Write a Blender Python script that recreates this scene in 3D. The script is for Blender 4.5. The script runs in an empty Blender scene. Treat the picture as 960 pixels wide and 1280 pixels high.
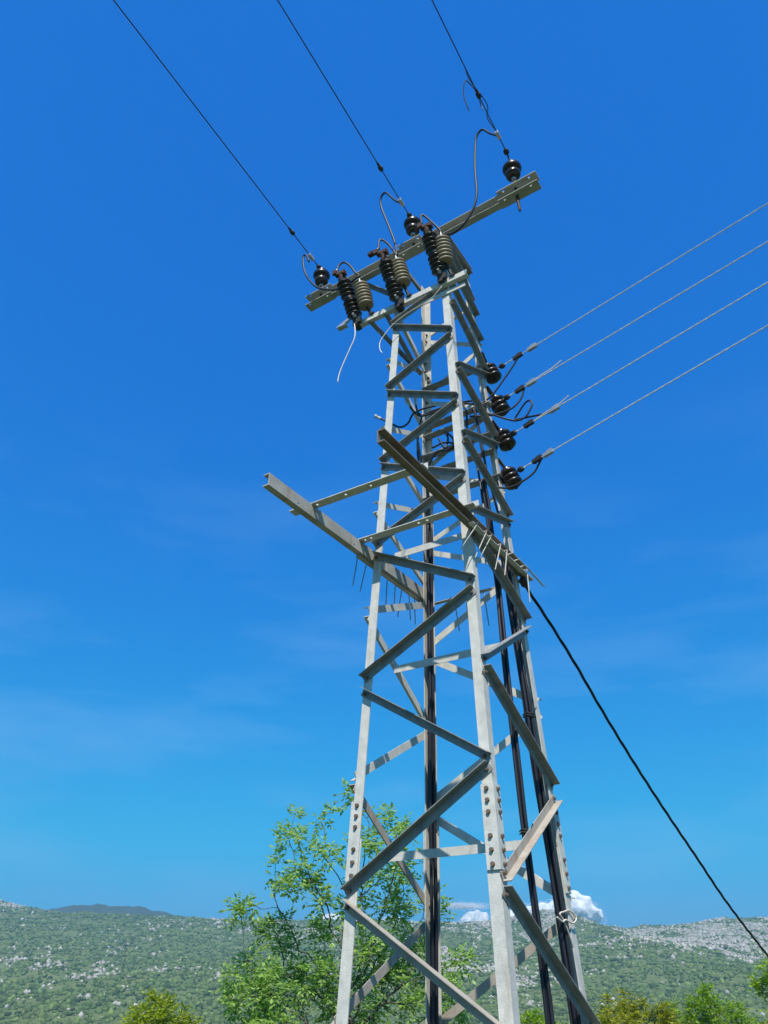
import bpy, bmesh, math, random
import numpy as np
from mathutils import Vector, Matrix

random.seed(7)
rng = np.random.default_rng(11)
sc = bpy.context.scene
col = sc.collection
R = math.radians

# ------------------------------------------------------------------ camera
CAM = Vector((2.784, -5.367, 1.6))
FWD = Vector((-0.45748, 0.71483, 0.52889)).normalized()
RGT = Vector((0.84347, 0.53717, 0.00357))
UPV = RGT.cross(FWD).normalized()
RGT = FWD.cross(UPV).normalized()
cd = bpy.data.cameras.new('camera')
cam = bpy.data.objects.new('camera', cd)
col.objects.link(cam)
cam.matrix_world = Matrix(((RGT.x, UPV.x, -FWD.x, CAM.x), (RGT.y, UPV.y, -FWD.y, CAM.y), (RGT.z, UPV.z, -FWD.z, CAM.z), (0, 0, 0, 1)))
cd.sensor_fit = 'VERTICAL'
cd.sensor_height = 24.0
cd.lens = 24.0 * 980.0 / 1280.0
cd.clip_start = 0.05
cd.clip_end = 60000
sc.camera = cam
sc.render.resolution_x, sc.render.resolution_y = 768, 1024

# ------------------------------------------------------------------ light
SUN = Vector((0.30, -0.50, 0.81)).normalized()
sun_el = math.asin(SUN.z)
sun_az = math.atan2(SUN.x, SUN.y)
w = bpy.data.worlds.new('World')
sc.world = w
w.use_nodes = True
nt = w.node_tree
nt.nodes.clear()
N = nt.nodes.new
out = N('ShaderNodeOutputWorld')
bg = N('ShaderNodeBackground')
sky = N('ShaderNodeTexSky')
sky.sky_type = 'NISHITA'
sky.sun_disc = False
sky.sun_elevation = sun_el
sky.sun_rotation = sun_az
sky.air_density = 1.0
sky.dust_density = 0.2
sky.ozone_density = 2.5
hs = N('ShaderNodeHueSaturation')
hs.inputs['Saturation'].default_value = 1.25
hs.inputs['Hue'].default_value = 0.5
hs.inputs['Value'].default_value = 1.0
nt.links.new(sky.outputs[0], hs.inputs['Color'])
# thin high haze streaks, the same all round the sky
tc = N('ShaderNodeTexCoord')
mp = N('ShaderNodeMapping')
mp.inputs['Scale'].default_value = (3.0, 3.0, 14.0)
mp.inputs['Location'].default_value = (0.4, 0.2, 0.9)
nz = N('ShaderNodeTexNoise')
nz.inputs['Scale'].default_value = 1.0
nz.inputs['Detail'].default_value = 5.0
nz.inputs['Roughness'].default_value = 0.55
cr = N('ShaderNodeValToRGB')
cr.color_ramp.elements[0].position = 0.47
cr.color_ramp.elements[1].position = 0.72
cr.color_ramp.elements[1].color = (0.24, 0.24, 0.24, 1)
mixw = N('ShaderNodeMix')
mixw.data_type = 'RGBA'
mixw.inputs[7].default_value = (2.2, 4.2, 7.4, 1)
nt.links.new(tc.outputs['Generated'], mp.inputs[0])
nt.links.new(mp.outputs[0], nz.inputs['Vector'])
nt.links.new(nz.outputs['Fac'], cr.inputs[0])
sx_ = N('ShaderNodeSeparateXYZ'); mr_ = N('ShaderNodeMapRange'); mm_ = N('ShaderNodeMath'); mm_.operation = 'MULTIPLY'
mr_.inputs[1].default_value = 0.62; mr_.inputs[2].default_value = 0.30; mr_.inputs[3].default_value = 0.0; mr_.inputs[4].default_value = 1.0
nt.links.new(tc.outputs['Generated'], sx_.inputs[0]); nt.links.new(sx_.outputs[2], mr_.inputs[0])
nt.links.new(cr.outputs[0], mm_.inputs[0]); nt.links.new(mr_.outputs[0], mm_.inputs[1]); nt.links.new(mm_.outputs[0], mixw.inputs[0])
# deep clear-day blue: one tone curve per colour channel, the same over the whole sky
sp_ = N('ShaderNodeSeparateColor'); cb_ = N('ShaderNodeCombineColor')
nt.links.new(hs.outputs[0], sp_.inputs[0])
for ch_, (k_, p_, m_) in enumerate(((.073, 1.47, 1.5), (1.14, .80, 3.75), (3.44, .36, 8.2))):
    pw_ = N('ShaderNodeMath'); pw_.operation = 'POWER'; pw_.inputs[1].default_value = p_
    ml_ = N('ShaderNodeMath'); ml_.operation = 'MULTIPLY'; ml_.inputs[1].default_value = k_
    nt.links.new(sp_.outputs[ch_], pw_.inputs[0]); nt.links.new(pw_.outputs[0], ml_.inputs[0]); mn_ = N('ShaderNodeMath'); mn_.operation = 'SMOOTH_MIN'; mn_.inputs[2].default_value = .25 * m_; mn_.inputs[1].default_value = m_; nt.links.new(ml_.outputs[0], mn_.inputs[0]); nt.links.new(mn_.outputs[0], cb_.inputs[ch_])
nt.links.new(cb_.outputs[0], mixw.inputs[6])
nt.links.new(mixw.outputs[2], bg.inputs[0])
bg.inputs[1].default_value = 0.10
nt.links.new(bg.outputs[0], out.inputs[0])

sl = bpy.data.lights.new('sun', 'SUN')
sl.energy = 4.6
sl.angle = R(0.53)
sl.color = (1.0, 0.94, 0.84)
so = bpy.data.objects.new('sun', sl)
col.objects.link(so)
so.rotation_euler = (-SUN).to_track_quat('-Z', 'Y').to_euler()
so.location = (10, -20, 30)

vs = sc.view_settings
vs.view_transform = 'Standard'
vs.look = 'None'
vs.gamma = 1.0
vs.use_curve_mapping = False
vs.exposure = 0.45
sc.cycles.max_bounces = 8
sc.cycles.transparent_max_bounces = 16
sc.cycles.use_denoising = True

# ------------------------------------------------------------------ helpers
def V(*a):
    return Vector(a[0]) if len(a) == 1 else Vector(a)

class MB:
    def __init__(s):
        s.v, s.f = [], []
    def prism(s, poly0, poly1, cap=True):
        b = len(s.v)
        n = len(poly0)
        s.v += [tuple(p) for p in poly0] + [tuple(p) for p in poly1]
        for i in range(n):
            j = (i + 1) % n
            s.f.append((b + i, b + j, b + n + j, b + n + i))
        if cap:
            s.f.append(tuple(b + i for i in reversed(range(n))))
            s.f.append(tuple(b + n + i for i in range(n)))
        return s
    def box(s, c, sx, sy, sz, ax=None, ay=None, az=None):
        c = V(c)
        ax = V(ax or (1, 0, 0)); ay = V(ay or (0, 1, 0)); az = V(az or (0, 0, 1))
        q = [c - az * sz / 2 + ax * (sx / 2 * i) + ay * (sy / 2 * j) for i, j in ((-1, -1), (1, -1), (1, 1), (-1, 1))]
        return s.prism(q, [p + az * sz for p in q])
    def tube(s, pts, r, n=6, r1=None):
        pts = [V(p) for p in pts]
        r1 = r if r1 is None else r1
        b = len(s.v)
        m = len(pts)
        t0 = (pts[1] - pts[0]).normalized()
        u = t0.orthogonal().normalized()
        for i, p in enumerate(pts):
            t = (pts[min(i + 1, m - 1)] - pts[max(i - 1, 0)]).normalized()
            u = (u - t * u.dot(t)).normalized()
            vv = t.cross(u)
            rr = r + (r1 - r) * i / (m - 1)
            for k in range(n):
                a = 2 * math.pi * k / n
                s.v.append(tuple(p + u * (rr * math.cos(a)) + vv * (rr * math.sin(a))))
        for i in range(m - 1):
            for k in range(n):
                k2 = (k + 1) % n
                s.f.append((b + i * n + k, b + i * n + k2, b + (i + 1) * n + k2, b + (i + 1) * n + k))
        s.f.append(tuple(b + k for k in reversed(range(n))))
        s.f.append(tuple(b + (m - 1) * n + k for k in range(n)))
        return s
    def lathe(s, o, ax, prof, n=20):
        o = V(o); ax = V(ax).normalized()
        u = ax.orthogonal().normalized()
        vv = ax.cross(u)
        b = len(s.v)
        m = len(prof)
        for h, r in prof:
            for k in range(n):
                a = 2 * math.pi * k / n
                s.v.append(tuple(o + ax * h + u * (r * math.cos(a)) + vv * (r * math.sin(a))))
        for i in range(m - 1):
            for k in range(n):
                k2 = (k + 1) % n
                s.f.append((b + i * n + k, b + i * n + k2, b + (i + 1) * n + k2, b + (i + 1) * n + k))
        s.f.append(tuple(b + k for k in reversed(range(n))))
        s.f.append(tuple(b + (m - 1) * n + k for k in range(n)))
        return s
    def plate(s, o, eu, ev, en, L, Wd, t, holes=()):
        """flat bar from o along eu (L) and ev (Wd), thickness t along en, with round holes (u, v, r)"""
        o, eu, ev, en = V(o), V(eu), V(ev), V(en)
        bm = bmesh.new()
        loops = [[(0, 0), (L, 0), (L, Wd), (0, Wd)]]
        for hu, hv, hr in holes:
            loops.append([(hu + hr * math.cos(2 * math.pi * k / 10), hv + hr * math.sin(2 * math.pi * k / 10)) for k in range(10)])
        ed = []
        for lp in loops:
            vsx = [bm.verts.new((a, b_, 0)) for a, b_ in lp]
            ed += [bm.edges.new((vsx[i], vsx[(i + 1) % len(vsx)])) for i in range(len(vsx))]
        bmesh.ops.triangle_fill(bm, use_beauty=True, use_dissolve=False, edges=ed, normal=(0, 0, 1))
        bm.verts.index_update()
        co = [v.co.copy() for v in bm.verts]
        tri = [[v.index for v in f.verts] for f in bm.faces]
        bm.free()
        b = len(s.v); n = len(co)
        s.v += [tuple(o + eu * c.x + ev * c.y) for c in co] + [tuple(o + eu * c.x + ev * c.y + en * t) for c in co]
        for f in tri:
            s.f.append(tuple(b + i for i in reversed(f)))
            s.f.append(tuple(b + n + i for i in f))
        k = 0
        for lp in loops:
            m = len(lp)
            for i in range(m):
                j = (i + 1) % m
                s.f.append((b + k + i, b + k + j, b + n + k + j, b + n + k + i))
            k += m
        return s
    def build(s, name, mat, parent=None, smooth=False, kind=None):
        me = bpy.data.meshes.new(name)
        me.from_pydata(s.v, [], s.f)
        bm = bmesh.new(); bm.from_mesh(me)
        bmesh.ops.recalc_face_normals(bm, faces=bm.faces)
        bm.to_mesh(me); bm.free()
        return link(name, me, mat, parent, smooth, kind)

def link(name, me, mat, parent=None, smooth=False, kind=None):
    me.materials.append(mat)
    if smooth:
        me.polygons.foreach_set('use_smooth', [True] * len(me.polygons))
    o = bpy.data.objects.new(name, me)
    col.objects.link(o)
    if parent:
        o.parent = parent
        o.matrix_parent_inverse = Matrix.Translation(parent.location).inverted()
    if kind:
        o['kind'] = kind
    return o

def thing(name, label, cat, loc=(0, 0, 0), group=None):
    o = bpy.data.objects.new(name, None)
    col.objects.link(o)
    o.location = loc
    o.empty_display_size = 0.1
    o['label'] = label; o['category'] = cat
    if group:
        o['group'] = group
    return o

def tag(o, label, cat, group=None):
    o['label'] = label; o['category'] = cat
    if group:
        o['group'] = group
    return o

def spline(pts, n=8):
    """Catmull-Rom through the points"""
    P = [V(p) for p in pts]
    P = [P[0] * 2 - P[1]] + P + [P[-1] * 2 - P[-2]]
    o = []
    for i in range(1, len(P) - 2):
        for k in range(n):
            t = k / n
            a, b, c, d = P[i - 1], P[i], P[i + 1], P[i + 2]
            o.append(0.5 * ((2 * b) + (c - a) * t + (2 * a - 5 * b + 4 * c - d) * t * t + (3 * b - a - 3 * c + d) * t ** 3))
    o.append(P[-2])
    return o

# ------------------------------------------------------------------ materials
def mat(name, c1, c2=None, rough=0.6, metal=0.0, scale=6.0, bump=0.0, bscale=60.0, c3=None, c3amt=0.5, spec=0.5, island=0.0, coat=0.0, streak=0.35):
    m = bpy.data.materials.new(name)
    m.use_nodes = True
    t = m.node_tree
    b = t.nodes['Principled BSDF']
    b.inputs['Roughness'].default_value = rough
    b.inputs['Metallic'].default_value = metal
    b.inputs['Specular IOR Level'].default_value = spec
    b.inputs['Coat Weight'].default_value = coat
    b.inputs['Coat Roughness'].default_value = 0.08
    if c2 is None:
        c2 = tuple(x * 0.8 for x in c1)
    tc = t.nodes.new('ShaderNodeTexCoord')
    n1 = t.nodes.new('ShaderNodeTexNoise')
    n1.inputs['Scale'].default_value = scale
    n1.inputs['Detail'].default_value = 6
    n1.inputs['Roughness'].default_value = 0.65
    t.links.new(tc.outputs['Object'], n1.inputs['Vector'])
    r1 = t.nodes.new('ShaderNodeValToRGB')
    r1.color_ramp.elements[0].position = 0.32; r1.color_ramp.elements[0].color = (*c2, 1)
    r1.color_ramp.elements[1].position = 0.68; r1.color_ramp.elements[1].color = (*c1, 1)
    t.links.new(n1.outputs['Fac'], r1.inputs[0])
    cur = r1.outputs[0]
    if c3 is not None:
        n2 = t.nodes.new('ShaderNodeTexNoise')
        n2.inputs['Scale'].default_value = scale * 0.45
        n2.inputs['Detail'].default_value = 8
        n2.inputs['Roughness'].default_value = 0.7
        mpg = t.nodes.new('ShaderNodeMapping')
        mpg.inputs['Location'].default_value = (3.1, 7.7, 1.3); mpg.inputs['Scale'].default_value = (2.2, 2.2, streak)
        t.links.new(tc.outputs['Object'], mpg.inputs[0]); t.links.new(mpg.outputs[0], n2.inputs['Vector'])
        r2 = t.nodes.new('ShaderNodeValToRGB')
        r2.color_ramp.elements[0].position = 1.0 - c3amt; r2.color_ramp.elements[0].color = (0, 0, 0, 1)
        r2.color_ramp.elements[1].position = min(1.0, 1.25 - c3amt); r2.color_ramp.elements[1].color = (1, 1, 1, 1)
        t.links.new(n2.outputs['Fac'], r2.inputs[0])
        mx = t.nodes.new('ShaderNodeMix'); mx.data_type = 'RGBA'
        t.links.new(r2.outputs[0], mx.inputs[0]); t.links.new(cur, mx.inputs[6]); mx.inputs[7].default_value = (*c3, 1)
        cur = mx.outputs[2]
    if island:
        g = t.nodes.new('ShaderNodeNewGeometry')
        mr = t.nodes.new('ShaderNodeMapRange')
        mr.inputs[3].default_value = 1 - island; mr.inputs[4].default_value = 1 + island
        t.links.new(g.outputs['Random Per Island'], mr.inputs[0])
        hv = t.nodes.new('ShaderNodeHueSaturation')
        t.links.new(mr.outputs[0], hv.inputs['Value']); t.links.new(cur, hv.inputs['Color'])
        cur = hv.outputs[0]
    t.links.new(cur, b.inputs['Base Color'])
    if bump:
        n3 = t.nodes.new('ShaderNodeTexNoise'); n3.inputs['Scale'].default_value = bscale; n3.inputs['Detail'].default_value = 4
        t.links.new(tc.outputs['Object'], n3.inputs['Vector'])
        bp = t.nodes.new('ShaderNodeBump'); bp.inputs['Strength'].default_value = bump; bp.inputs['Distance'].default_value = 0.01
        t.links.new(n3.outputs['Fac'], bp.inputs['Height']); t.links.new(bp.outputs[0], b.inputs['Normal'])
    return m

M = {}
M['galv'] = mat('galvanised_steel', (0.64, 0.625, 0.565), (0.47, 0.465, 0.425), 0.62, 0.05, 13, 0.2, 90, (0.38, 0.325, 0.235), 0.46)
M['galv2'] = mat('shade_darkened_galvanised_steel', (0.31, 0.317, 0.31), (0.19, 0.197, 0.195), 0.6, 0.08, 11, 0.2, 90, (0.20, 0.165, 0.125), 0.45)  # zinc colour darkened to deepen the shade on the braces; brown streaks are stains
M['rusty'] = mat('rust_stained_steel', (0.42, 0.385, 0.33), (0.32, 0.275, 0.22), 0.7, 0.05, 8, 0.2, 80, (0.26, 0.18, 0.12), 0.50)
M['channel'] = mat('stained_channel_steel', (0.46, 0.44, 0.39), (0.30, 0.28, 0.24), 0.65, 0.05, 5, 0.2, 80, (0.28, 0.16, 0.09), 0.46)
M['channel_dark'] = mat('dark_channel_steel', (0.24, 0.21, 0.165), (0.13, 0.11, 0.085), 0.7, 0.05, 5, 0.2, 80, (0.17, 0.09, 0.05), 0.46)  # darker copy of the channel steel, with brown stains
M['arm'] = mat('dull_zinc_steel', (0.40, 0.41, 0.37), (0.29, 0.30, 0.27), 0.6, 0.08, 8, 0.12, 90)
M['bolt'] = mat('rusty_bolt', (0.20, 0.15, 0.11), (0.11, 0.08, 0.06), 0.7, 0.2, 30)
M['porcelain'] = mat('brown_porcelain', (0.034, 0.019, 0.015), (0.013, 0.007, 0.006), 0.33, 0, 18, spec=0.45, coat=0.12)
M['black_shed'] = mat('black_silicone', (0.024, 0.018, 0.017), (0.008, 0.007, 0.008), 0.34, 0, 18, spec=0.45, coat=0.1)
M['olive_shed'] = mat('grey_polymer', (0.31, 0.235, 0.135), (0.19, 0.145, 0.09), 0.5, 0, 12)
M['rust'] = mat('rust', (0.11, 0.05, 0.032), (0.04, 0.024, 0.02), 0.8, 0.1, 20, 0.3)
M['alu'] = mat('aluminium', (0.55, 0.55, 0.54), (0.36, 0.36, 0.36), 0.45, 0.6, 20)
M['wire'] = mat('aged_wire', (0.12, 0.115, 0.11), (0.06, 0.058, 0.058), 0.5, 0.5, 15)
M['barewire'] = mat('bare_wire', (0.80, 0.77, 0.70), (0.66, 0.63, 0.57), 0.7, 0.0, 25)
M['cable'] = mat('black_cable', (0.014, 0.015, 0.024), (0.008, 0.009, 0.015), 0.5, 0, 10)
M['dark_iron'] = mat('dark_iron', (0.05, 0.045, 0.04), (0.03, 0.026, 0.024), 0.6, 0.3, 20)
M['rope'] = mat('white_rope', (0.62, 0.58, 0.50), (0.48, 0.45, 0.40), 0.9, 0, 60)
M['concrete'] = mat('concrete', (0.36, 0.35, 0.33), (0.26, 0.25, 0.24), 0.9, 0, 5, 0.3, 40)

# ------------------------------------------------------------------ site frame: a = to the right of the view, b = away
_hd = Vector((FWD.x, FWD.y)).normalized()
def site(a, b, z):
    return (CAM.x + _hd.y * a + _hd.x * b, CAM.y - _hd.x * a + _hd.y * b, z)

def vnoise(x, y, seed=0):
    xi = np.floor(x).astype(np.int64); yi = np.floor(y).astype(np.int64)
    fx = x - xi; fy = y - yi
    fx = fx * fx * (3 - 2 * fx); fy = fy * fy * (3 - 2 * fy)
    def h(i, j):
        n = (i * 374761393 + j * 668265263 + seed * 1442695041) & 0x7fffffff
        n = ((n ^ (n >> 13)) * 1274126177) & 0x7fffffff
        return ((n ^ (n >> 16)) & 0xffff) / 65535.0
    return (h(xi, yi) * (1 - fx) + h(xi + 1, yi) * fx) * (1 - fy) + (h(xi, yi + 1) * (1 - fx) + h(xi + 1, yi + 1) * fx) * fy

def fbm(x, y, o=4, seed=0):
    s = 0; a = 1.0; t = 0
    for k in range(o):
        s = s + a * vnoise(x * 2 ** k + 17.3 * k, y * 2 ** k + 5.1 * k, seed + k); t += a; a *= 0.5
    return s / t

def ground_z(a, b):
    bb = np.clip(b - 8.0, 0, None)
    z = -0.038 * bb
    return np.where(bb > 700, -26.6, z) * np.minimum(1, bb / 6.0 + 0.0 * a)

# ground sheet
bs = np.concatenate([np.array([-9000, -3000, -1000, -300, -100, -50, -20]), np.linspace(-10, 60, 36), np.array([70, 85, 100, 130, 170, 220, 300, 400, 550, 700, 760, 900, 1500, 3000, 9000])])
as_ = np.concatenate([-np.array([9000, 3000, 1000, 400, 200, 100, 60]), np.linspace(-40, 40, 41), np.array([60, 100, 200, 400, 1000, 3000, 9000])])
A, B = np.meshgrid(as_, bs)
Z = ground_z(A, B)
near = np.exp(-(A ** 2 + B ** 2) / 60 ** 2)
Z = Z + near * 0.12 * (fbm(A / 3 + 50, B / 3 + 50, 3, 3) - 0.5) * (np.hypot(A - 1.2, B - 6.2) > 2.0)
def grid_mesh(name, A, B, Z):
    nb, na = A.shape
    P = np.stack([CAM.x + _hd.y * A + _hd.x * B, CAM.y - _hd.x * A + _hd.y * B, Z], -1).reshape(-1, 3)
    i = np.arange(nb * na).reshape(nb, na)
    F = np.stack([i[:-1, :-1], i[:-1, 1:], i[1:, 1:], i[1:, :-1]], -1).reshape(-1, 4)
    me = bpy.data.meshes.new(name)
    me.from_pydata(P.tolist(), [], F.tolist())
    return me
M['grass'] = mat('meadow', (0.06, 0.085, 0.026), (0.035, 0.055, 0.016), 0.95, 0, 0.8, 0.6, 25, (0.11, 0.095, 0.05), 0.45, streak=1.0)
link('ground', grid_mesh('ground', A, B, Z), M['grass'], None, True, 'structure')

# hills: ridge heights (metres at the ridge line, 2.2 km off)
RA = np.array([-1.0, -.60, -.4383, -.4094, -.3809, -.3532, -.2389, -.1797, -.0707, .0201, .0835, .1108, .1474, .175, .1938, .2158, .2374, .2731, .3097, .3462, .3745, .405, .4386, .60, 1.0]) * 2200
RT = .0042 * 2200 + np.array([.105, .100, .0947, .0891, .0843, .0828, .0791, .0785, .0773, .0761, .0739, .0764, .0798, .0850, .0881, .0817, .0729, .0698, .0723, .0741, .0790, .0795, .0809, .086, .09]) * 2200
def hill_z(a, b):
    ridge = np.interp(a, RA, RT)
    t = np.clip((b - 640) / 1560, 0, 1.0)
    prof = 0.80 * t ** 1.15 + 0.20 * t * t * (3 - 2 * t)
    z = -30 + (ridge + 24) * prof
    env = np.clip(t * 4, 0, 1) * np.clip((1.04 - t) * 5, 0.22, 1)
    z = z + env * (34 * (fbm(a / 330, b / 330, 3, 5) - .5) + 16 * (fbm(a / 85, b / 85, 3, 9) - .5))
    z = z + 11 * (fbm(a / 34, b / 34, 4, 21) - .5) * np.clip(t * 3, 0, 1)
    return z - np.clip(b - 2210, 0, None) * 0.10
ga = np.arange(-2400, 2401, 13.0); gb = np.concatenate([np.arange(640, 2330, 11.0), np.array([2450, 2700])])
A, B = np.meshgrid(ga, gb)
Zh = hill_z(A, B)

def hill_mat():
    m = bpy.data.materials.new('hillside')
    m.use_nodes = True
    t = m.node_tree; b = t.nodes['Principled BSDF']
    b.inputs['Roughness'].default_value = 0.95
    b.inputs['Specular IOR Level'].default_value = 0.1
    tc = t.nodes.new('ShaderNodeTexCoord')
    def noise(s, d, off):
        mp_ = t.nodes.new('ShaderNodeMapping'); mp_.inputs['Location'].default_value = off
        n = t.nodes.new('ShaderNodeTexNoise'); n.inputs['Scale'].default_value = s; n.inputs['Detail'].default_value = d; n.inputs['Roughness'].default_value = 0.65
        t.links.new(tc.outputs['Object'], mp_.inputs[0]); t.links.new(mp_.outputs[0], n.inputs['Vector'])
        return n
    n1 = noise(0.05, 6, (0, 0, 0))
    r1 = t.nodes.new('ShaderNodeValToRGB')
    e = r1.color_ramp.elements
    e[0].position = 0.3; e[0].color = (0.075, 0.11, 0.035, 1)
    e[1].position = 0.7; e[1].color = (0.16, 0.185, 0.07, 1)
    t.links.new(n1.outputs['Fac'], r1.inputs[0])
    at = t.nodes.new('ShaderNodeAttribute'); at.attribute_name = 'rocky'
    n2 = noise(0.12, 8, (40, 9, 3))
    ad = t.nodes.new('ShaderNodeMath'); ad.operation = 'ADD'
    t.links.new(n2.outputs['Fac'], ad.inputs[0]); t.links.new(at.outputs['Fac'], ad.inputs[1])
    r2 = t.nodes.new('ShaderNodeValToRGB')
    r2.color_ramp.elements[0].position = 0.66; r2.color_ramp.elements[1].position = 0.80
    t.links.new(ad.outputs[0], r2.inputs[0])
    mx = t.nodes.new('ShaderNodeMix'); mx.data_type = 'RGBA'
    mx.inputs[7].default_value = (0.36, 0.335, 0.285, 1)
    t.links.new(r2.outputs[0], mx.inputs[0]); t.links.new(r1.outputs[0], mx.inputs[6])
    t.links.new(mx.outputs[2], b.inputs['Base Color'])
    return m

def rockp(a, b):
    """0..1: how much bare limestone shows"""
    t = np.clip((b - 640) / 1560, 0, 1)
    right = np.clip((a / 2200 - 0.02) / 0.22, 0, 1)
    patch = 0.6 * fbm(a / 26 + 9, b / 95 + 4, 3, 33) + 0.4 * fbm(a / 150 + 3, b / 300 + 1, 2, 61)
    bias = -2.6 + 1.1 * np.clip((t - .25) * 4, 0, 1) * np.clip(1.1 - 1.2 * t, 0, 1) + 2.9 * right * np.clip((t - .38) * 2.6, 0, 1) + 0.5 * np.clip((t - .85) * 8, 0, 1)
    return 1 / (1 + np.exp(-((patch - .5) * 17 + bias)))
def rocky(a, b):
    return rockp(a, b) * .42 - .14
me = grid_mesh('hills', A, B, Zh)
att = me.attributes.new('rocky', 'FLOAT', 'POINT')
att.data.foreach_set('value', rocky(A, B).reshape(-1).astype(np.float32))
link('hills', me, hill_mat(), None, True, 'structure')

# far blue ridge
fa = np.linspace(-2600, -800, 160) * .58; fb = np.array([4700., 4850, 5000, 5150, 5400]) * .58
FA, FB = np.meshgrid(fa, fb)
prof = np.interp(FA / 2900, [-.52, -.44, -.40, -.372, -.354, -.3272, -.312, -.2994, -.2764, -.2416, -.22, -.16], [.085, .088, .084, .083, .0868, .0894, .0872, .0872, .0863, .0791, .076, .06]) * 2900 + 12
FZ = prof * np.array([.55, .8, 1, .9, .5])[:, None] + 16 * (fbm(FA / 40, FB / 40, 4, 3) - .5)
M['far'] = mat('far_forest', (0.045, 0.065, 0.045), (0.03, 0.045, 0.035), 0.95, 0, 0.02)
link('far_ridge', grid_mesh('far_ridge', FA, FB, FZ), M['far'], None, True, 'structure')

# shrubs and boulders on the hillside: uncountable, one object each
def ico():
    bm = bmesh.new(); bmesh.ops.create_icosphere(bm, subdivisions=1, radius=1.0)
    v = np.array([x.co[:] for x in bm.verts]); f = np.array([[x.index for x in q.verts] for q in bm.faces]); bm.free()
    return v, f
IV, IF = ico()
if len(IV) > 12:
    pass
def scatter(name, cnt, weight, rad, squash, matl, jit, seed, lift):
    g = np.random.default_rng(seed)
    a = []; b = []
    tot = 0
    while tot < cnt:
        bb = 640 + (g.random(40000) ** 0.75) * 1600
        aa = (g.random(40000) * 2 - 1) * (0.56 * bb + 60)
        keep = g.random(40000) < weight(aa, bb)
        a.append(aa[keep]); b.append(bb[keep]); tot += keep.sum()
    a = np.concatenate(a)[:cnt]; b = np.concatenate(b)[:cnt]
    z = hill_z(a, b)
    r = rad[0] + (rad[1] - rad[0]) * g.random(cnt) ** 2.2
    x = CAM.x + _hd.y * a + _hd.x * b; y = CAM.y - _hd.x * a + _hd.y * b
    n = len(IV)
    vv = IV[None] * (1 + jit * (g.random((cnt, n, 1)) - .5) * 2)
    sq = squash[0] + (squash[1] - squash[0]) * g.random((cnt, 1))
    sx = 0.75 + 0.6 * g.random((cnt, 1))
    P = np.stack([vv[..., 0] * r[:, None] * sx + x[:, None], vv[..., 1] * r[:, None] * (2.05 - sx) + y[:, None], (vv[..., 2] * sq + lift) * r[:, None] + z[:, None]], -1).reshape(-1, 3)
    F = (IF[None] + (np.arange(cnt) * n)[:, None, None]).reshape(-1, 3)
    me = bpy.data.meshes.new(name)
    me.vertices.add(len(P)); me.vertices.foreach_set('co', P.astype(np.float32).reshape(-1))
    me.loops.add(F.size); me.loops.foreach_set('vertex_index', F.astype(np.int32).reshape(-1))
    me.polygons.add(len(F)); me.polygons.foreach_set('loop_start', np.arange(0, F.size, 3, dtype=np.int32))
    me.update()
    o = link(name, me, matl, None, False, 'stuff')
    return o
M['scrub'] = mat('scrub', (0.13, 0.175, 0.05), (0.055, 0.095, 0.028), 0.95, 0, 0.02, island=0.5, spec=0.1)
M['boulder'] = mat('limestone', (0.45, 0.42, 0.365), (0.30, 0.285, 0.25), 0.95, 0, 0.3, island=0.28, spec=0.1)
o = scatter('hillside_scrub', 60000, lambda a, b: np.clip(1.1 - 1.1 * rockp(a, b), 0.08, 1), (0.9, 3.6), (0.65, 1.1), M['scrub'], 0.34, 5, 0.25)
o['label'] = 'dense green scrub covering the hillside'; o['category'] = 'shrubs'
o = scatter('hillside_boulders', 27000, lambda a, b: rockp(a, b) ** 1.3 * np.clip((b - 760) / 500, 0.03, 1), (0.6, 3.6), (0.6, 1.2), M['boulder'], 0.42, 8, 0.15)
o['label'] = 'pale limestone outcrops scattered over the hillside'; o['category'] = 'rocks'

# ------------------------------------------------------------------ lattice tower
W0, KT, EYE = 0.6, 0.044982, 1.6
def wz(z):
    return W0 - KT * (z - EYE)
SG = {'A': (-1, -1), 'B': (1, -1), 'C': (-1, 1), 'D': (1, 1)}
tower = thing('lattice_tower', 'tall grey galvanised steel lattice tower with zigzag bracing and a transformer platform', 'tower')
TOP = 8.66

def leg_L(z0, z1, L, g, t, off, taper=True):
    sx, sy = SG[L]
    def poly(z):
        c = wz(z) + off
        q = [(0, 0), (g, 0), (g, t), (t, t), (t, g), (0, g)]
        return [V(sx * (c - u), sy * (c - v), z) for u, v in q]
    return poly(z0), poly(z1)
for L in 'ABCD':
    MB().prism(*leg_L(0.0, 2.552, L, 0.088, 0.009, 0.0)).build('lower_leg', M['galv'], tower)
    MB().prism(*leg_L(2.556, TOP, L, 0.076, 0.008, 0.0)).build('upper_leg', M['galv'], tower)
    z0, z1 = (2.285, 2.805) if L in 'AB' else (2.25, 2.83)
    sp = MB().prism(*leg_L(z0, z1, L, 0.094, 0.010, 0.0125)).build('splice_plate', M['galv'], tower)
    sx, sy = SG[L]
    for k, fz in enumerate((0.06, 0.20, 0.34, 0.62, 0.78, 0.94)):
        z = z0 + (z1 - z0) * (1 - fz)
        c = wz(z) + 0.0125
        for face in (0, 1):
            o = V(sx * (c - 0.052), sy * c, z) if face == 0 else V(sx * c, sy * (c - 0.052), z)
            ax = V(0, sy, 0) if face == 0 else V(sx, 0, 0)
            b = MB()
            b.lathe(o, ax, [(0, .017), (.003, .017), (.003, .0135), (.015, .0135)], 6)
            b.build('bolt', M['bolt'], sp)
    f = MB()
    c = wz(0.0)
    f.box((sx * (c - .03), sy * (c - .03), -.18), .42, .42, .60)
    f.build('footing', M['concrete'], tower)

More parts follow.
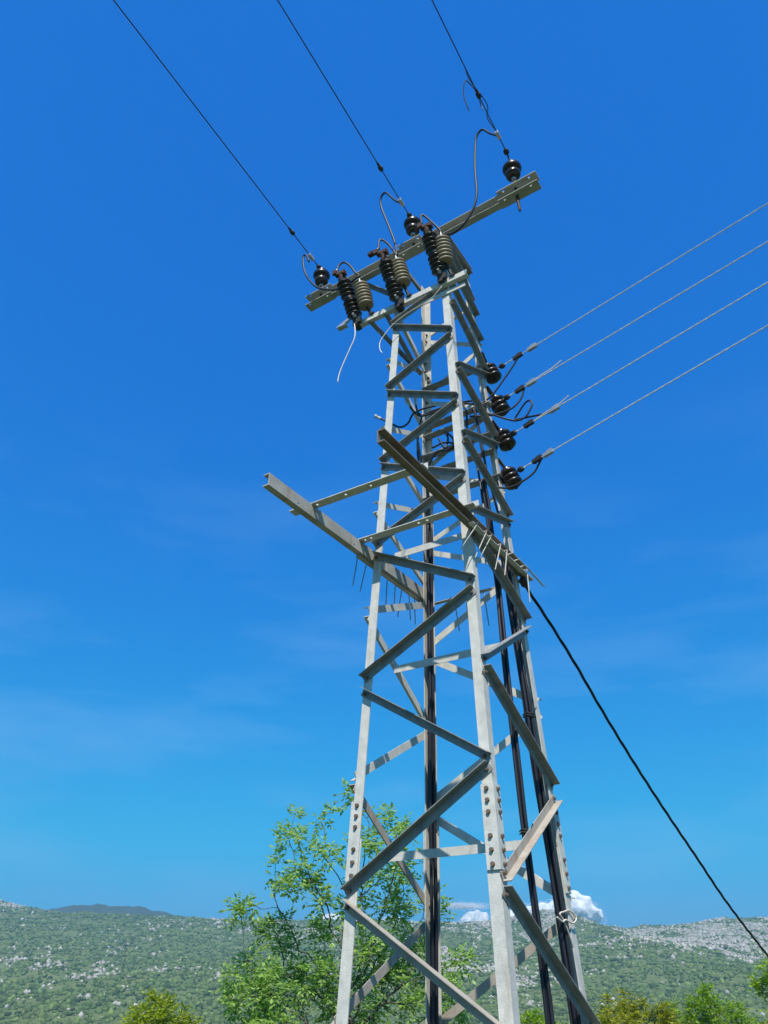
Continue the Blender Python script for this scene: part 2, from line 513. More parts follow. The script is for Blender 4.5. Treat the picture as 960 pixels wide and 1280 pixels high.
NRM = {'AB': V(0, -1, 0), 'BD': V(1, 0, 0), 'AC': V(-1, 0, 0), 'CD': V(0, 1, 0)}
def node(L, z, face):
    sx, sy = SG[L]
    c = wz(z)
    n = NRM[face]
    # brace line runs on the flange centre, a hair outside the leg's outer face
    p = V(sx * c, sy * c, z)
    if abs(n.y) > 0.5:
        p.x -= sx * 0.030
    else:
        p.y -= sy * 0.030
    return p
def angle(p0, p1, n, a=0.055, b=0.055, t=0.006, side=1, ext=0.035, gap=0.003, mt=None, name='brace'):
    p0, p1 = V(p0), V(p1)
    d = (p1 - p0).normalized()
    n = (n - d * n.dot(d)).normalized()
    q = n.cross(d)
    if q.z < 0:
        q = -q
    q = q * side
    base = [(-a / 2, 0), (a / 2, 0), (a / 2, b), (a / 2 - t, b), (a / 2 - t, t), (-a / 2, t)]
    def poly(p):
        return [p + q * u + n * (v + gap) for u, v in base]
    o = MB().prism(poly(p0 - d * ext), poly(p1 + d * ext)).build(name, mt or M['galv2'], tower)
    if name == 'brace':
        for p in (p0, p1):
            bo = bpy.data.objects.new('bolt', BOLT)
            col.objects.link(bo)
            bo.parent = o
            bo.location = p - q * a * .12 + n * (gap + t)
            bo.rotation_euler = n.to_track_quat('Z', 'Y').to_euler()
    return o

_b = MB()
_b.lathe((0, 0, 0), (0, 0, 1), [(-.045, .005), (-.045, .0075), (-.031, .0075), (-.031, .0125), (-.0165, .0125), (-.0165, .0075), (-.001, .0075), (0, .016), (.003, .016), (.003, .0125), (.013, .0125), (.013, .0075), (.020, .0075)], 6)
_o = _b.build('bolt', M['bolt']); BOLT = _o.data; bpy.data.objects.remove(_o)
BR = {
 'AB': [('A', 7.59, 'B', 7.80), ('A', 7.52, 'B', 7.15), ('B', 7.04, 'A', 6.71), ('A', 6.62, 'B', 6.26), ('B', 6.16, 'A', 5.82), ('A', 5.74, 'B', 5.37), ('B', 5.30, 'A', 4.93), ('A', 4.80, 'B', 4.35), ('B', 4.23, 'A', 3.73), ('A', 3.60, 'B', 2.99), ('B', 2.90, 'A', 2.23), ('A', 2.13, 'B', 1.43), ('B', 1.34, 'A', .74), ('A', .64, 'B', .12)],
 'BD': [('B', 8.50, 'D', 8.55), ('B', 8.22, 'D', 7.93), ('B', 7.85, 'D', 7.56), ('B', 7.55, 'D', 7.13), ('B', 6.67, 'D', 7.05), ('B', 6.58, 'D', 6.25), ('B', 5.83, 'D', 6.16), ('B', 5.73, 'D', 5.39), ('B', 5.02, 'D', 5.29), ('B', 4.76, 'D', 4.36), ('B', 3.70, 'D', 4.25), ('B', 3.59, 'D', 3.00), ('B', 2.26, 'D', 2.89), ('B', 2.15, 'D', 1.47), ('B', .74, 'D', 1.36), ('B', .64, 'D', .12)],
 'AC': [('A', 7.85, 'C', 7.54), ('A', 7.11, 'C', 7.43), ('A', 7.02, 'C', 6.72), ('A', 6.23, 'C', 6.60), ('A', 6.10, 'C', 5.80), ('A', 5.37, 'C', 5.69), ('A', 5.25, 'C', 4.94), ('A', 4.33, 'C', 4.72), ('A', 4.23, 'C', 3.65), ('A', 3.00, 'C', 3.54), ('A', 2.89, 'C', 2.23), ('A', 1.50, 'C', 2.11), ('A', 1.38, 'C', .74), ('C', .64, 'A', .12)],
 'CD': [('C', 7.95, 'D', 8.10), ('C', 7.86, 'D', 7.53), ('C', 7.14, 'D', 7.45), ('C', 7.02, 'D', 6.70), ('C', 6.22, 'D', 6.60), ('C', 6.12, 'D', 5.76), ('C', 5.37, 'D', 5.66), ('C', 5.26, 'D', 4.90), ('C', 4.34, 'D', 4.80), ('C', 4.20, 'D', 3.67), ('C', 3.00, 'D', 3.53), ('C', 2.87, 'D', 2.22), ('C', 1.44, 'D', 2.10), ('C', 1.34, 'D', .74), ('D', .64, 'C', .12)],
}
RUSTY = {('AB', 11), ('AC', 11), ('BD', 12), ('AC', 10), ('AB', 12), ('CD', 12)}
for fc, L in BR.items():
    for i, (l0, z0, l1, z1) in enumerate(L):
        low = max(z0, z1) < 4.9
        sz = 0.061 if low else 0.053
        side = -1 if (fc, i) in (('BD', 12), ('AC', 9), ('AC', 11)) else 1
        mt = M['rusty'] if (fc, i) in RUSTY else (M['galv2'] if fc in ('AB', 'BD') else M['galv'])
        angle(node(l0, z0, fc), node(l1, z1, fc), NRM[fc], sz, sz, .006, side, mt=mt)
# top ring
for fc, (l0, l1) in {'BD': 'BD', 'AC': 'AC', 'CD': 'CD'}.items():
    angle(node(l0, 8.62, fc), node(l1, 8.62, fc), NRM[fc], .05, .05)
# inner cross bars between the faces
for (x0, x1, y, z) in ((-.49, .49, -.085, 3.93), (-.555, .555, -.085, 2.495), (-.44, .44, -.15, 4.96)):
    MB().prism([V(x0, y + u, z + v) for u, v in ((0, -.03), (.006, -.03), (.006, .024), (.055, .024), (.055, .03), (0, .03))],
               [V(x1, y + u, z + v) for u, v in ((0, -.03), (.006, -.03), (.006, .024), (.055, .024), (.055, .03), (0, .03))]).build('cross_bar', M['galv'], tower)
# main crossarm: channel open to the front, slightly out of level
ex = V(1, 0, .045).normalized(); ez = V(-.045, 0, 1).normalized(); ey = V(0, 1, 0)
AO = V(0, -.29, 8.555)
def armp(x, y, z):
    return AO + ex * x + ey * (-y) + ez * z
def channel_poly(x, h, d, t, y0=0.0, zo=0.0):
    q = [(0, 0), (d, 0), (d, t), (t, t), (t, h - t), (d, h - t), (d, h), (0, h)]
    return [armp(x, y0 + u, zo + v) for u, v in q]
MB().prism(channel_poly(-1.47, .13, .078, .007), channel_poly(1.37, .13, .078, .007)).build('crossarm', M['arm'], tower)
for x0, x1, hol in ((-1.50, -1.14, (.06, .30)), (-.22, .06, (.05, .24)), (.98, 1.42, (.07, .36))):
    m = MB()
    for zz in (-.0095, .1315):
        m.plate(armp(x0, -.006, zz), ex, -ey, ez, x1 - x0, .122, .008, [(u, .095, .013) for u in hol])
    m.build('crossarm_bracket', M['arm'], tower)
# crossarm struts down to the tower
angle((.30, -.27, 8.50), (.285, .27, 8.16), V(1, 0, 0), .05, .05, name='strut')
angle((-.75, -.30, 8.52), (-.30, -.295, 8.05), V(0, -1, 0), .045, .045, gap=-.06, name='strut')
# front arm that carries the fuses and arresters
yb = -.330
m = MB()
for z0 in (7.765,):
    q = [(0, 0), (-.058, 0), (-.058, .062), (-.052, .062), (-.052, .006), (0, .006)]
    m.prism([V(-.76, yb + u, z0 + v) for u, v in q], [V(.565, yb + u, z0 + v + .01) for u, v in q])
m.build('front_arm', M['galv'], tower)
m = MB(); m.box((.12, -.336, 7.70), .80, .012, .05); m.build('front_arm_plate', M['galv'], tower)
angle((-.62, -.36, 7.76), (-.33, .16, 7.30), V(1, 0, 0), .04, .04, gap=0, name='strut')
angle((-.42, -.36, 7.76), (-.34, .10, 7.33), V(1, 0, 0), .04, .04, gap=0, name='strut')

# transformer platform: two channels with backs to the legs, two bars across
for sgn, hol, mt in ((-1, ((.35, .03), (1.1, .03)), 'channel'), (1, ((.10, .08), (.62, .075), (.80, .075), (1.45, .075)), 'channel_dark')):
    m = MB()
    xw = sgn * .468
    m.plate((xw, -1.84, 4.776), (0, 1, 0), (0, 0, 1), (sgn, 0, 0), 2.38, .104, .007, [(u, v * .8, .010) for u, v in hol])
    for zz in (4.776, 4.872):
        m.box((xw + sgn * .033, -.65, zz + .004), .050, 2.38, .008)
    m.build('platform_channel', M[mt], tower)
for y, x0, x1, hol in ((-1.25, -.69, .53, (.25, .52, .75)), (-.59, -.53, .60, (.10, .16, .62, .70))):
    m = MB()
    m.plate((x0, y, 4.886), (1, 0, 0), (0, -1, 0), (0, 0, 1), x1 - x0, .084, .007, [(u, .045, .010) for u in hol])
    m.box(((x0 + x1) / 2, y - .003, 4.92), x1 - x0, .006, .054)
    m.build('platform_bar', M['galv'], tower)
m = MB(); m.box((.60, -.63, 4.90), .06, .008, .05); m.build('end_plate', M['galv'], tower)
# anti-climbing combs
def comb(p0, p1, spikes, nrm, mt):
    d = (V(p1) - V(p0)).normalized()
    m = MB()
    m.box((V(p0) + V(p1)) / 2, (V(p1) - V(p0)).length, .045, .006, d, V(nrm), d.cross(V(nrm)))
    bar = m.build('comb_bar', mt, tower)
    for a, b in spikes:
        a, b = V(a), V(b)
        k = V(a.x + nrm[0] * .05, a.y + nrm[1] * .05, a.z + .012)
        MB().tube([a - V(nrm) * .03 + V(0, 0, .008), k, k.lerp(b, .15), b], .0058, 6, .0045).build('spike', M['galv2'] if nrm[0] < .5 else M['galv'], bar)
comb((-.515, -.62, 4.766), (-.515, .50, 4.766), [((-.5, -.571, 4.766), (-.58, -.586, 4.52)), ((-.5, -.436, 4.766), (-.58, -.479, 4.505)), ((-.5, -.219, 4.766), (-.58, -.195, 4.56)), ((-.5, -.1, 4.766), (-.58, -.078, 4.52)), ((-.5, .036, 4.766), (-.58, .055, 4.54)), ((-.5, .147, 4.766), (-.58, .122, 4.509)), ((-.5, .275, 4.766), (-.58, .347, 4.56)), ((-.5, .377, 4.766), (-.58, .433, 4.55))], (-1, 0, 0), M['channel'])
comb((.535, -.60, 4.768), (.535, .58, 4.768), [((.53, -.55, 4.766), (.43, -.60, 4.55)), ((.53, -.399, 4.766), (.488, -.459, 4.533)), ((.53, -.314, 4.766), (.459, -.374, 4.523)), ((.53, -.145, 4.766), (.538, -.205, 4.526)), ((.53, -.025, 4.766), (.565, -.085, 4.521)), ((.545, .06, 4.775), (.590, .69, 4.752)), ((.545, .19, 4.775), (.594, .71, 4.750)), ((.545, .32, 4.775), (.598, .73, 4.748)), ((.53, .38, 4.766), (.58, .37, 4.46))], (1, 0, 0), M['galv'])
comb((-.46, .53, 4.76), (.47, .53, 4.76), [((-.238, .53, 4.757), (-.213, .60, 4.462)), ((-.113, .53, 4.757), (-.118, .60, 4.542)), ((.066, .53, 4.757), (.084, .60, 4.448)), ((-.039, .53, 4.757), (-.024, .60, 4.497))], (0, 1, 0), M['channel'])
# cross bars on the back face that carry the low voltage insulators
for z, x0, x1, h in ((7.15, -.34, .37, .07), (6.66, -.40, .40, .075), (6.54, -.36, .38, .05), (6.30, -.42, .41, .08), (6.10, -.36, .40, .05), (5.80, -.40, .44, .07)):
    m = MB()
    y = wz(z) - .012
    m.box(((x0 + x1) / 2, y - .004, z + h / 2), x1 - x0, .007, h)
    m.box(((x0 + x1) / 2, y - .049, z), x1 - x0, .088, .007)
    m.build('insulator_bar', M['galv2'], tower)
for z in (7.22, 7.28, 7.34, 6.70, 6.76, 4.86, 4.78, 4.22):
    c = wz(z)
    MB().lathe((-c + .045, c - .008, z), (0, -1, 0), [(0, .016), (.004, .016), (.004, .012), (.022, .012), (.022, .007), (.035, .007)], 6).build('bolt', M['bolt'], tower)

# ------------------------------------------------------------------ crossarm insulators and line wires
INS = [(-1.318, -.345, 8.60), (-.058, -.345, 8.665), (1.168, -.345, 8.72)]
LEAN = [V(-.02, -.01, 1), V(-.01, -.02, 1), V(-.03, -.02, 1)]
INSL = ['brown porcelain insulator on the low far end of the crossarm', 'brown porcelain insulator on the middle of the crossarm above the fuses', 'brown porcelain insulator alone on the raised end of the crossarm']
STUB = [.06, .06, .36]
for i, p in enumerate(INS):
    ax = LEAN[i].normalized()
    t = thing('pin_insulator', INSL[i], 'insulator', V(p) - ax * STUB[i], 'insulators on the crossarm')
    up = .30
    m = MB(); m.lathe(V(p) - ax * STUB[i], ax, [(0, .010), (.02, .016), (STUB[i] - .05, .017), (STUB[i] - .02, .013), (STUB[i] + .19, .013), (STUB[i] + .2, .022), (STUB[i] + .23, .022)], 10)
    m.build('pin', M['dark_iron'], t)
    m = MB(); m.lathe(V(p) + ax * .145, ax, [(0, .024), (.006, .027), (.02, .027), (.024, .016)], 6); m.build('nut', M['alu'], t)
    m = MB(); m.lathe(V(p) + ax * .20, ax, [(0, .034), (0, .062), (.012, .076), (.045, .080), (.062, .072), (.075, .062), (.085, .070), (.098, .093), (.118, .101), (.145, .099), (.165, .086), (.178, .064), (.19, .054), (.205, .060), (.218, .052), (.226, .020)], 24)
    m.build('porcelain', M['porcelain'], t, True)
EDGE = [V(-1.088, -3.741, 9.021), V(.114, -2.963, 9.049), V(1.216, -2.151, 9.254)]
START = [V(-1.325, -.42, 9.021), V(-.051, -.45, 9.049), V(1.148, -.45, 9.254)]
WL = ['thin dark line wire running out from the low end of the crossarm', 'thin dark line wire running out from the middle crossarm insulator', 'thin dark line wire with a frayed loop at the raised crossarm end']
for i in range(3):
    d = (EDGE[i] - START[i]).normalized()
    pts = []
    for k in range(41):
        s = 60.0 * (k / 40) ** 1.7
        pts.append(START[i] + d * s + V(0, 0, -.0006 * max(0, s - 3) * 1.0))
    t = thing('line_wire', WL[i], 'wire', START[i], 'overhead line wires')
    ti = INS[i]
    MB().tube(pts, .0062, 6).build('conductor', M['wire'], t)
    m = MB(); m.lathe(START[i] - d * .05, d, [(0, .012), (.01, .028), (.04, .030), (.06, .022), (.07, .012)], 10); m.build('dead_end_clamp', M['dark_iron'], t)
    m = MB(); m.tube([V(INS[i]) + LEAN[i].normalized() * .395, START[i] - d * .04], .009, 6); m.build('tie_link', M['dark_iron'], t)
    q = START[i] + d * (.16, .18, .20)[i]
    m = MB(); m.box(q, .09, .032, .040, d, d.cross(V(0, 0, 1)).normalized(), V(0, 0, 1)); m.build('parallel_groove_clamp', M['alu'], t)
    q = START[i] + d * (.52, .62, .66)[i]
    m = MB(); m.lathe(q, d, [(0, .010), (.005, .024), (.05, .026), (.06, .014), (.10, .013), (.105, .009)], 8); m.build('wedge_clamp', M['dark_iron'], t)
    if i == 2:
        MB().tube(spline([(1.14, -.98, 9.254), (1.135, -1.0, 9.33), (1.15, -1.10, 9.37), (1.12, -1.22, 9.40), (1.10, -1.28, 9.36), (1.06, -1.24, 9.20), (1.075, -1.18, 9.02)], 6), .0065, 6).build('loose_tail', M['wire'], t)
        MB().tube(spline([START[2] + d * .25, START[2] + d * .40 + V(-.03, 0, .05), START[2] + d * .55 + V(.03, 0, .03), START[2] + d * .85 + V(-.02, 0, .04), START[2] + d * 1.0], 6), .0055, 6).build('wrapped_strand', M['wire'], t)

# ------------------------------------------------------------------ fuse cut-outs and arresters on the front arm
CB = [(-.757, -.40, 7.83), (-.222, -.40, 7.80), (.288, -.40, 7.88)]
CT = [(-.863, -.58, 8.447), (-.314, -.58, 8.438), (.234, -.58, 8.497)]
CL = ['black ribbed fuse insulator on the free end of the front arm', 'black ribbed fuse insulator mid front arm with a loose dark top fitting', 'black ribbed fuse insulator on the front arm end at the tower leg']
def sheds(h0, n, pitch, r, rc):
    pr = [(h0, rc)]
    for k in range(n):
        h = h0 + k * pitch
        pr += [(h + .004, rc), (h + pitch * .28, r * .93), (h + pitch * .42, r), (h + pitch * .54, r * .95), (h + pitch * .74, rc * 1.1), (h + pitch, rc)]
    return pr
for i in range(3):
    b, tp = V(CB[i]), V(CT[i])
    ax = (tp - b).normalized(); Lh = (tp - b).length
    t = thing('fuse_insulator', CL[i], 'fuse', b, 'fuse insulators on the front arm')
    m = MB(); m.lathe(b, ax, [(-.05, .02), (-.05, .035), (-.02, .042), (.03, .042), (.05, .03)] , 12); m.build('base_fitting', M['dark_iron'], t)
    m = MB(); m.lathe(b, ax, sheds(.05, 4, .056, .084, .050), 24); m.build('lower_sheds', M['black_shed'], t, True)
    m = MB(); m.lathe(b, ax, [(.27, .04), (.275, .066), (.305, .066), (.31, .04)], 16); m.build('middle_collar', M['black_shed'], t)
    m = MB(); m.lathe(b, ax, sheds(.31, 4, .058, .084, .050), 24); m.build('upper_sheds', M['black_shed'], t, True)
    m = MB(); m.lathe(b, ax, [(.54, .03), (.545, .048), (.585, .05), (.60, .034), (Lh, .03)], 12); m.build('cap', M['rust'], t)
    side = ax.cross(V(0, 1, 0)).normalized()
    m = MB()
    m.box(b + ax * (Lh + .01), .13, .05, .035, V(1, 0, 0), V(0, 1, 0), V(0, 0, 1))
    m.box(b + ax * (Lh + .03) + V(-.06, -.02, .01), .05, .03, .06)
    m.box(b + ax * (Lh - .03) + V(.055, -.02, 0), .03, .06, .03)
    m.build('top_contact', M['rust'], t)
    m = MB(); m.lathe(b + ax * Lh + V(-.055, 0, .02), V(-.05, -.05, 1), [(0, .012), (.01, .018), (.05, .018), (.055, .011), (.09, .011)], 8); m.build('terminal', M['alu'], t)
    m = MB(); m.box(b + V(.0, .02, -.06), .06, .10, .05); m.box(b + V(.05, -.02, -.03), .04, .03, .07); m.build('bracket', M['dark_iron'], t)
    m = MB(); m.lathe(b + V(.01, -.03, .02), V(0, -1, .1), [(0, .022), (.03, .022), (.03, .013), (.06, .013)], 6); m.build('clamp_bolt', M['alu'], t)
    if i == 0:
        m = MB()
        m.box(b + V(-.12, -.06, -.03), .14, .03, .035, (.9, 0, .35), (0, 1, 0), (-.35, 0, .9)); m.box(b + V(-.15, -.05, -.06), .11, .06, .016); m.build('hinge_fitting', M['alu'], t)
    if i == 1:
        m = MB()
        m.tube([tp + V(-.02, 0, -.01), tp + V(-.12, -.02, .06), tp + V(-.17, -.03, .05)], .014, 6); m.tube([tp + V(-.10, 0, .06), tp + V(-.15, 0, .12)], .009, 6)
        m.box(tp + V(-.13, -.02, .055), .07, .05, .04); m.build('loose_contact', M['dark_iron'], t)
AB_ = [(-.618, -.42, 7.938), (-.150, -.42, 8.005), (.358, -.42, 8.012)]
AT_ = [(-.670, -.48, 8.315), (-.190, -.48, 8.338), (.356, -.48, 8.338)]
AL = ['olive grey surge arrester on the free end of the front arm', 'olive grey surge arrester beside the middle fuse insulator', 'olive grey surge arrester on the front arm end at the tower leg']
for i in range(3):
    b, tp = V(AB_[i]), V(AT_[i])
    ax = (tp - b).normalized()
    t = thing('surge_arrester', AL[i], 'arrester', b, 'surge arresters on the front arm')
    pr = [(0, .03), (0, .055)]
    for k in range(7):
        h = .012 + k * .045
        rr_ = .094 - .0025 * abs(k - 3)
        pr += [(h, rr_ * .84), (h + .006, rr_ * .96), (h + .016, rr_), (h + .026, rr_ * .96), (h + .034, rr_ * .84)]
    pr += [(.33, .058), (.345, .02)]
    m = MB(); m.lathe(b, ax, pr, 24); m.build('housing', M['olive_shed'], t, True)
    m = MB(); m.lathe(b + ax * .34, ax, [(0, .014), (.03, .014), (.03, .02), (.045, .02), (.05, .009), (.08, .009)], 8); m.build('top_terminal', M['alu'], t)
    ft = V(b.x + .05, -.372, 7.83)
    m = MB(); m.tube([b, b.lerp(ft, .6), ft], .016, 8); m.box(ft + V(0, -.012, .01), .06, .045, .02); m.build('mounting_strut', M['dark_iron'], t)

def cable_thing(name, label, cat, pts, r, mt, n=7, group=None, lugs=False):
    P = spline(pts, 7)
    if not lugs:
        return tag(MB().tube(P, r, n).build(name, mt, None, True), label, cat, group)
    t = thing(name, label, cat, P[0], group)
    MB().tube(P, r, n).build('sheath', mt, t, True)
    d = (P[0] - P[1]).normalized()
    m = MB(); m.lathe(P[0] - d * .015, d, [(0, .015), (.045, .016), (.05, .011), (.065, .020), (.085, .020), (.095, .008)], 10); m.build('lug', M['alu'], t)
    return t
J = {
'j1': [(-1.392,-0.52,9.05),(-1.451,-0.514,9.20),(-1.497,-0.509,9.197),(-1.458,-0.503,8.926),(-1.339,-0.497,8.669),(-1.195,-0.491,8.496),(-0.936,-0.486,8.349),(-0.672,-0.484,8.40)],
'j2': [(-0.040,-0.62,9.04),(-0.157,-0.583,9.226),(-0.285,-0.566,9.468),(-0.362,-0.549,9.443),(-0.361,-0.531,9.29),(-0.274,-0.514,8.928),(-0.202,-0.497,8.605),(-0.192,-0.486,8.41)],
'j3': [(1.155,-0.64,9.25),(1.046,-0.60,9.45),(0.963,-0.576,9.616),(0.887,-0.564,9.579),(0.851,-0.552,9.408),(0.82,-0.54,9.029),(0.812,-0.528,8.715),(0.756,-0.516,8.511),(0.631,-0.504,8.359),(0.491,-0.492,8.322),(0.358,-0.484,8.40)],
'l1': [(-0.912,-0.58,8.52),(-0.917,-0.56,8.63),(-0.856,-0.54,8.678),(-0.779,-0.52,8.584),(-0.724,-0.5,8.469),(-0.674,-0.484,8.40)],
'l2': [(-0.362,-0.58,8.53),(-0.37,-0.56,8.69),(-0.341,-0.54,8.718),(-0.27,-0.52,8.613),(-0.215,-0.5,8.483),(-0.192,-0.484,8.41)],
'l3': [(0.182,-0.58,8.59),(0.16,-0.56,8.726),(0.18,-0.54,8.774),(0.272,-0.52,8.614),(0.345,-0.5,8.468),(0.357,-0.484,8.41)]}
for k, lab in (('j1', 'black jumper cable looping beside the insulator at the low crossarm end'), ('j2', 'black jumper cable dropping from the middle line wire to the middle arrester'), ('j3', 'long black jumper cable hanging from the raised crossarm end to an arrester')):
    cable_thing('jumper_cable', lab, 'cable', J[k], .0125, M['cable'], group='jumper cables')
for k, lab in (('l1', 'short black arched lead joining fuse and arrester at the free arm end'), ('l2', 'short black arched lead joining the middle fuse and its arrester'), ('l3', 'short black arched lead joining fuse and arrester over the tower leg')):
    cable_thing('arrester_lead', lab, 'cable', J[k], .012, M['cable'], group='arrester leads')
cable_thing('hanging_wire', 'pale loose wire hanging free below the end of the front arm', 'wire', [(-.775,-.42,7.80),(-.745,-.44,7.66),(-.749,-.44,7.531),(-.807,-.44,7.4),(-.882,-.44,7.236),(-.928,-.44,7.114),(-.944,-.44,7.012)], .0065, M['barewire'], 6)
cable_thing('stray_wire', 'thin pale stray wire trailing from the front arm across the tower leg', 'wire', [(.295,-.41,7.73),(.157,-.409,7.625),(-.103,-.417,7.569),(-.271,-.426,7.495),(-.372,-.434,7.395),(-.425,-.443,7.303),(-.418,-.451,7.193),(-.384,-.46,7.125)], .0045, M['barewire'], 6)

# ------------------------------------------------------------------ low voltage insulators and wires
LV = [(.392, .43, 7.16), (.448, .43, 6.70), (.472, .43, 6.26), (.492, .43, 5.80)]
LS = [V(.481, .40, 7.153), V(.50, .40, 6.727), V(.529, .40, 6.261), V(.565, .40, 5.822)]
LE = [V(3.211, -.221, 7.153), V(3.113, -.239, 6.727), V(3.012, -.302, 6.261), V(2.914, -.344, 5.822)]
LN = ['topmost', 'second from top', 'third from top', 'lowest']
for i, p in enumerate(LV):
    p = V(p)
    ax = V(-.35, -.10, 1).normalized()
    t = thing('shackle_insulator', '%s dark ribbed insulator stacked on the side of the tower leg' % LN[i], 'insulator', p, 'low voltage insulators on the tower leg')
    pr = [(-.10, .02), (-.10, .055)]
    for k in range(3):
        h = -.095 + k * .062
        pr += [(h, .068), (h + .012, .086), (h + .034, .086), (h + .046, .066), (h + .056, .052)]
    pr += [(.095, .06), (.10, .02)]
    m = MB(); m.lathe(p, ax, pr, 22); m.build('porcelain', M['porcelain'], t, True)
    m = MB(); m.lathe(p, ax, [(-.135, .010), (-.135, .018), (-.115, .018), (-.115, .010), (.12, .010), (.12, .018), (.14, .018)], 8); m.build('spindle', M['dark_iron'], t)
    c = wz(p.z)
    m = MB()
    for e in (-.11, .108):
        q = p + ax * e
        z2 = V(c + .004, c - .03, q.z + .10)
        dd = (q - z2)
        m.box((q + z2) / 2, dd.length + .03, .045, .006, dd.normalized(), dd.normalized().cross(V(0, 0, 1)).normalized(), dd.normalized().cross(dd.normalized().cross(V(0, 0, 1)).normalized()))
    m.build('strap', M['dark_iron'], t)
    d = (LE[i] - LS[i]).normalized()
    t = thing('service_wire', '%s bare twisted wire leaving the stacked insulators on the tower leg' % LN[i], 'wire', LS[i], 'low voltage wires')
    pts = [LS[i] + d * (45.0 * (k / 40) ** 1.6) + V(0, 0, -.0015 * max(0, 45.0 * (k / 40) ** 1.6 - 4)) for k in range(41)]
    # two strands wound round each other
    for s in (0, 1):
        hp = []
        for k in range(240):
            u = 9.0 * k / 239
            q = LS[i] + d * u + V(0, 0, -.0015 * max(0, u - 4))
            n1 = d.cross(V(0, 0, 1)).normalized(); n2 = n1.cross(d)
            a = u / .07 * math.pi + s * math.pi
            hp.append(q + n1 * (.0022 * math.cos(a)) + n2 * (.0022 * math.sin(a)))
        MB().tube(hp, .0044, 5).build('strand', M['barewire'], t)
    pts2 = [LS[i] + d * (8.99 + 36 * (k / 20)) + V(0, 0, -.0015 * max(0, 4.99 + 36 * (k / 20))) for k in range(21)]
    MB().tube(pts2, .0075, 6).build('far_span', M['barewire'], t)
    m = MB(); m.lathe(LS[i] + d * .03, d, [(0, .010), (.008, .026), (.03, .03), (.052, .026), (.06, .012)], 10); m.build('thimble_clamp', M['dark_iron'], t)
    m = MB(); m.tube([p + V(.03, -.01, .02), LS[i] + d * .04], .009, 6); m.build('tie_link', M['dark_iron'], t)
    n1 = d.cross(V(0, 0, 1)).normalized(); n2 = n1.cross(d)
    for kk, s in enumerate(((.26, .44), (.22, .36), (.25, .55), (.26, .39))[i]):
        m = MB()
        m.box(LS[i] + d * s, .11, .030, .036, d, n1, n2)
        m.box(LS[i] + d * (s + .02) + n2 * .02, .05, .018, .03, d, n1, n2)
        m.tube([LS[i] + d * (s - .02) - n2 * .035, LS[i] + d * (s - .02) + n2 * .035], .007, 6)
        m.build('line_clamp', M['alu'] if kk else M['dark_iron'], t)
    if i in (1, 2):
      MB().tube(spline([LS[i] + d * .30, LS[i] + d * .45 + n2 * .022, LS[i] + d * .62 + n2 * .03, LS[i] + d * .72 + n2 * .055], 5), .006, 6).build('loose_end', M['barewire'], t)
LJ = [('topmost', [(0.771,0.345,7.187),(0.688,0.345,7.075),(0.567,0.33,6.918),(0.438,0.315,6.767),(0.343,0.3,6.705),(.26,.25,6.66)]),
 ('second', [(0.762,0.345,6.734),(0.723,0.344,6.617),(0.646,0.328,6.529),(0.557,0.312,6.497),(0.444,0.296,6.495),(0.333,0.28,6.552),(.24,.22,6.58)]),
 ('third', [(0.98,0.30,6.28),(0.925,0.32,6.307),(0.784,0.335,6.345),(0.647,0.33,6.371),(0.681,0.325,6.432),(0.767,0.32,6.52),(0.818,0.315,6.514),(0.831,0.31,6.455),(0.792,0.305,6.38),(0.748,0.3,6.327),(0.659,0.295,6.323),(0.542,0.29,6.399),(0.439,0.285,6.479),(0.322,0.28,6.516),(.22,.2,6.50)]),
 ('lowest', [(0.836,0.345,5.82),(0.762,0.347,5.717),(0.667,0.333,5.656),(0.574,0.32,5.62),(0.468,0.307,5.623),(0.357,0.293,5.691),(0.317,0.28,5.843),(.26,.22,6.0)])]
for nme, pts in LJ:
    cable_thing('tap_cable', {'topmost': 'black tap cable hanging straight from the topmost twisted wire', 'second': 'black tap cable bowing down from the second twisted wire', 'third': 'black tap cable curled in a loop at the third twisted wire', 'lowest': 'black tap cable bowing under the lowest dark insulator'}[nme], 'cable', pts, .010, M['cable'], group='tap cables')
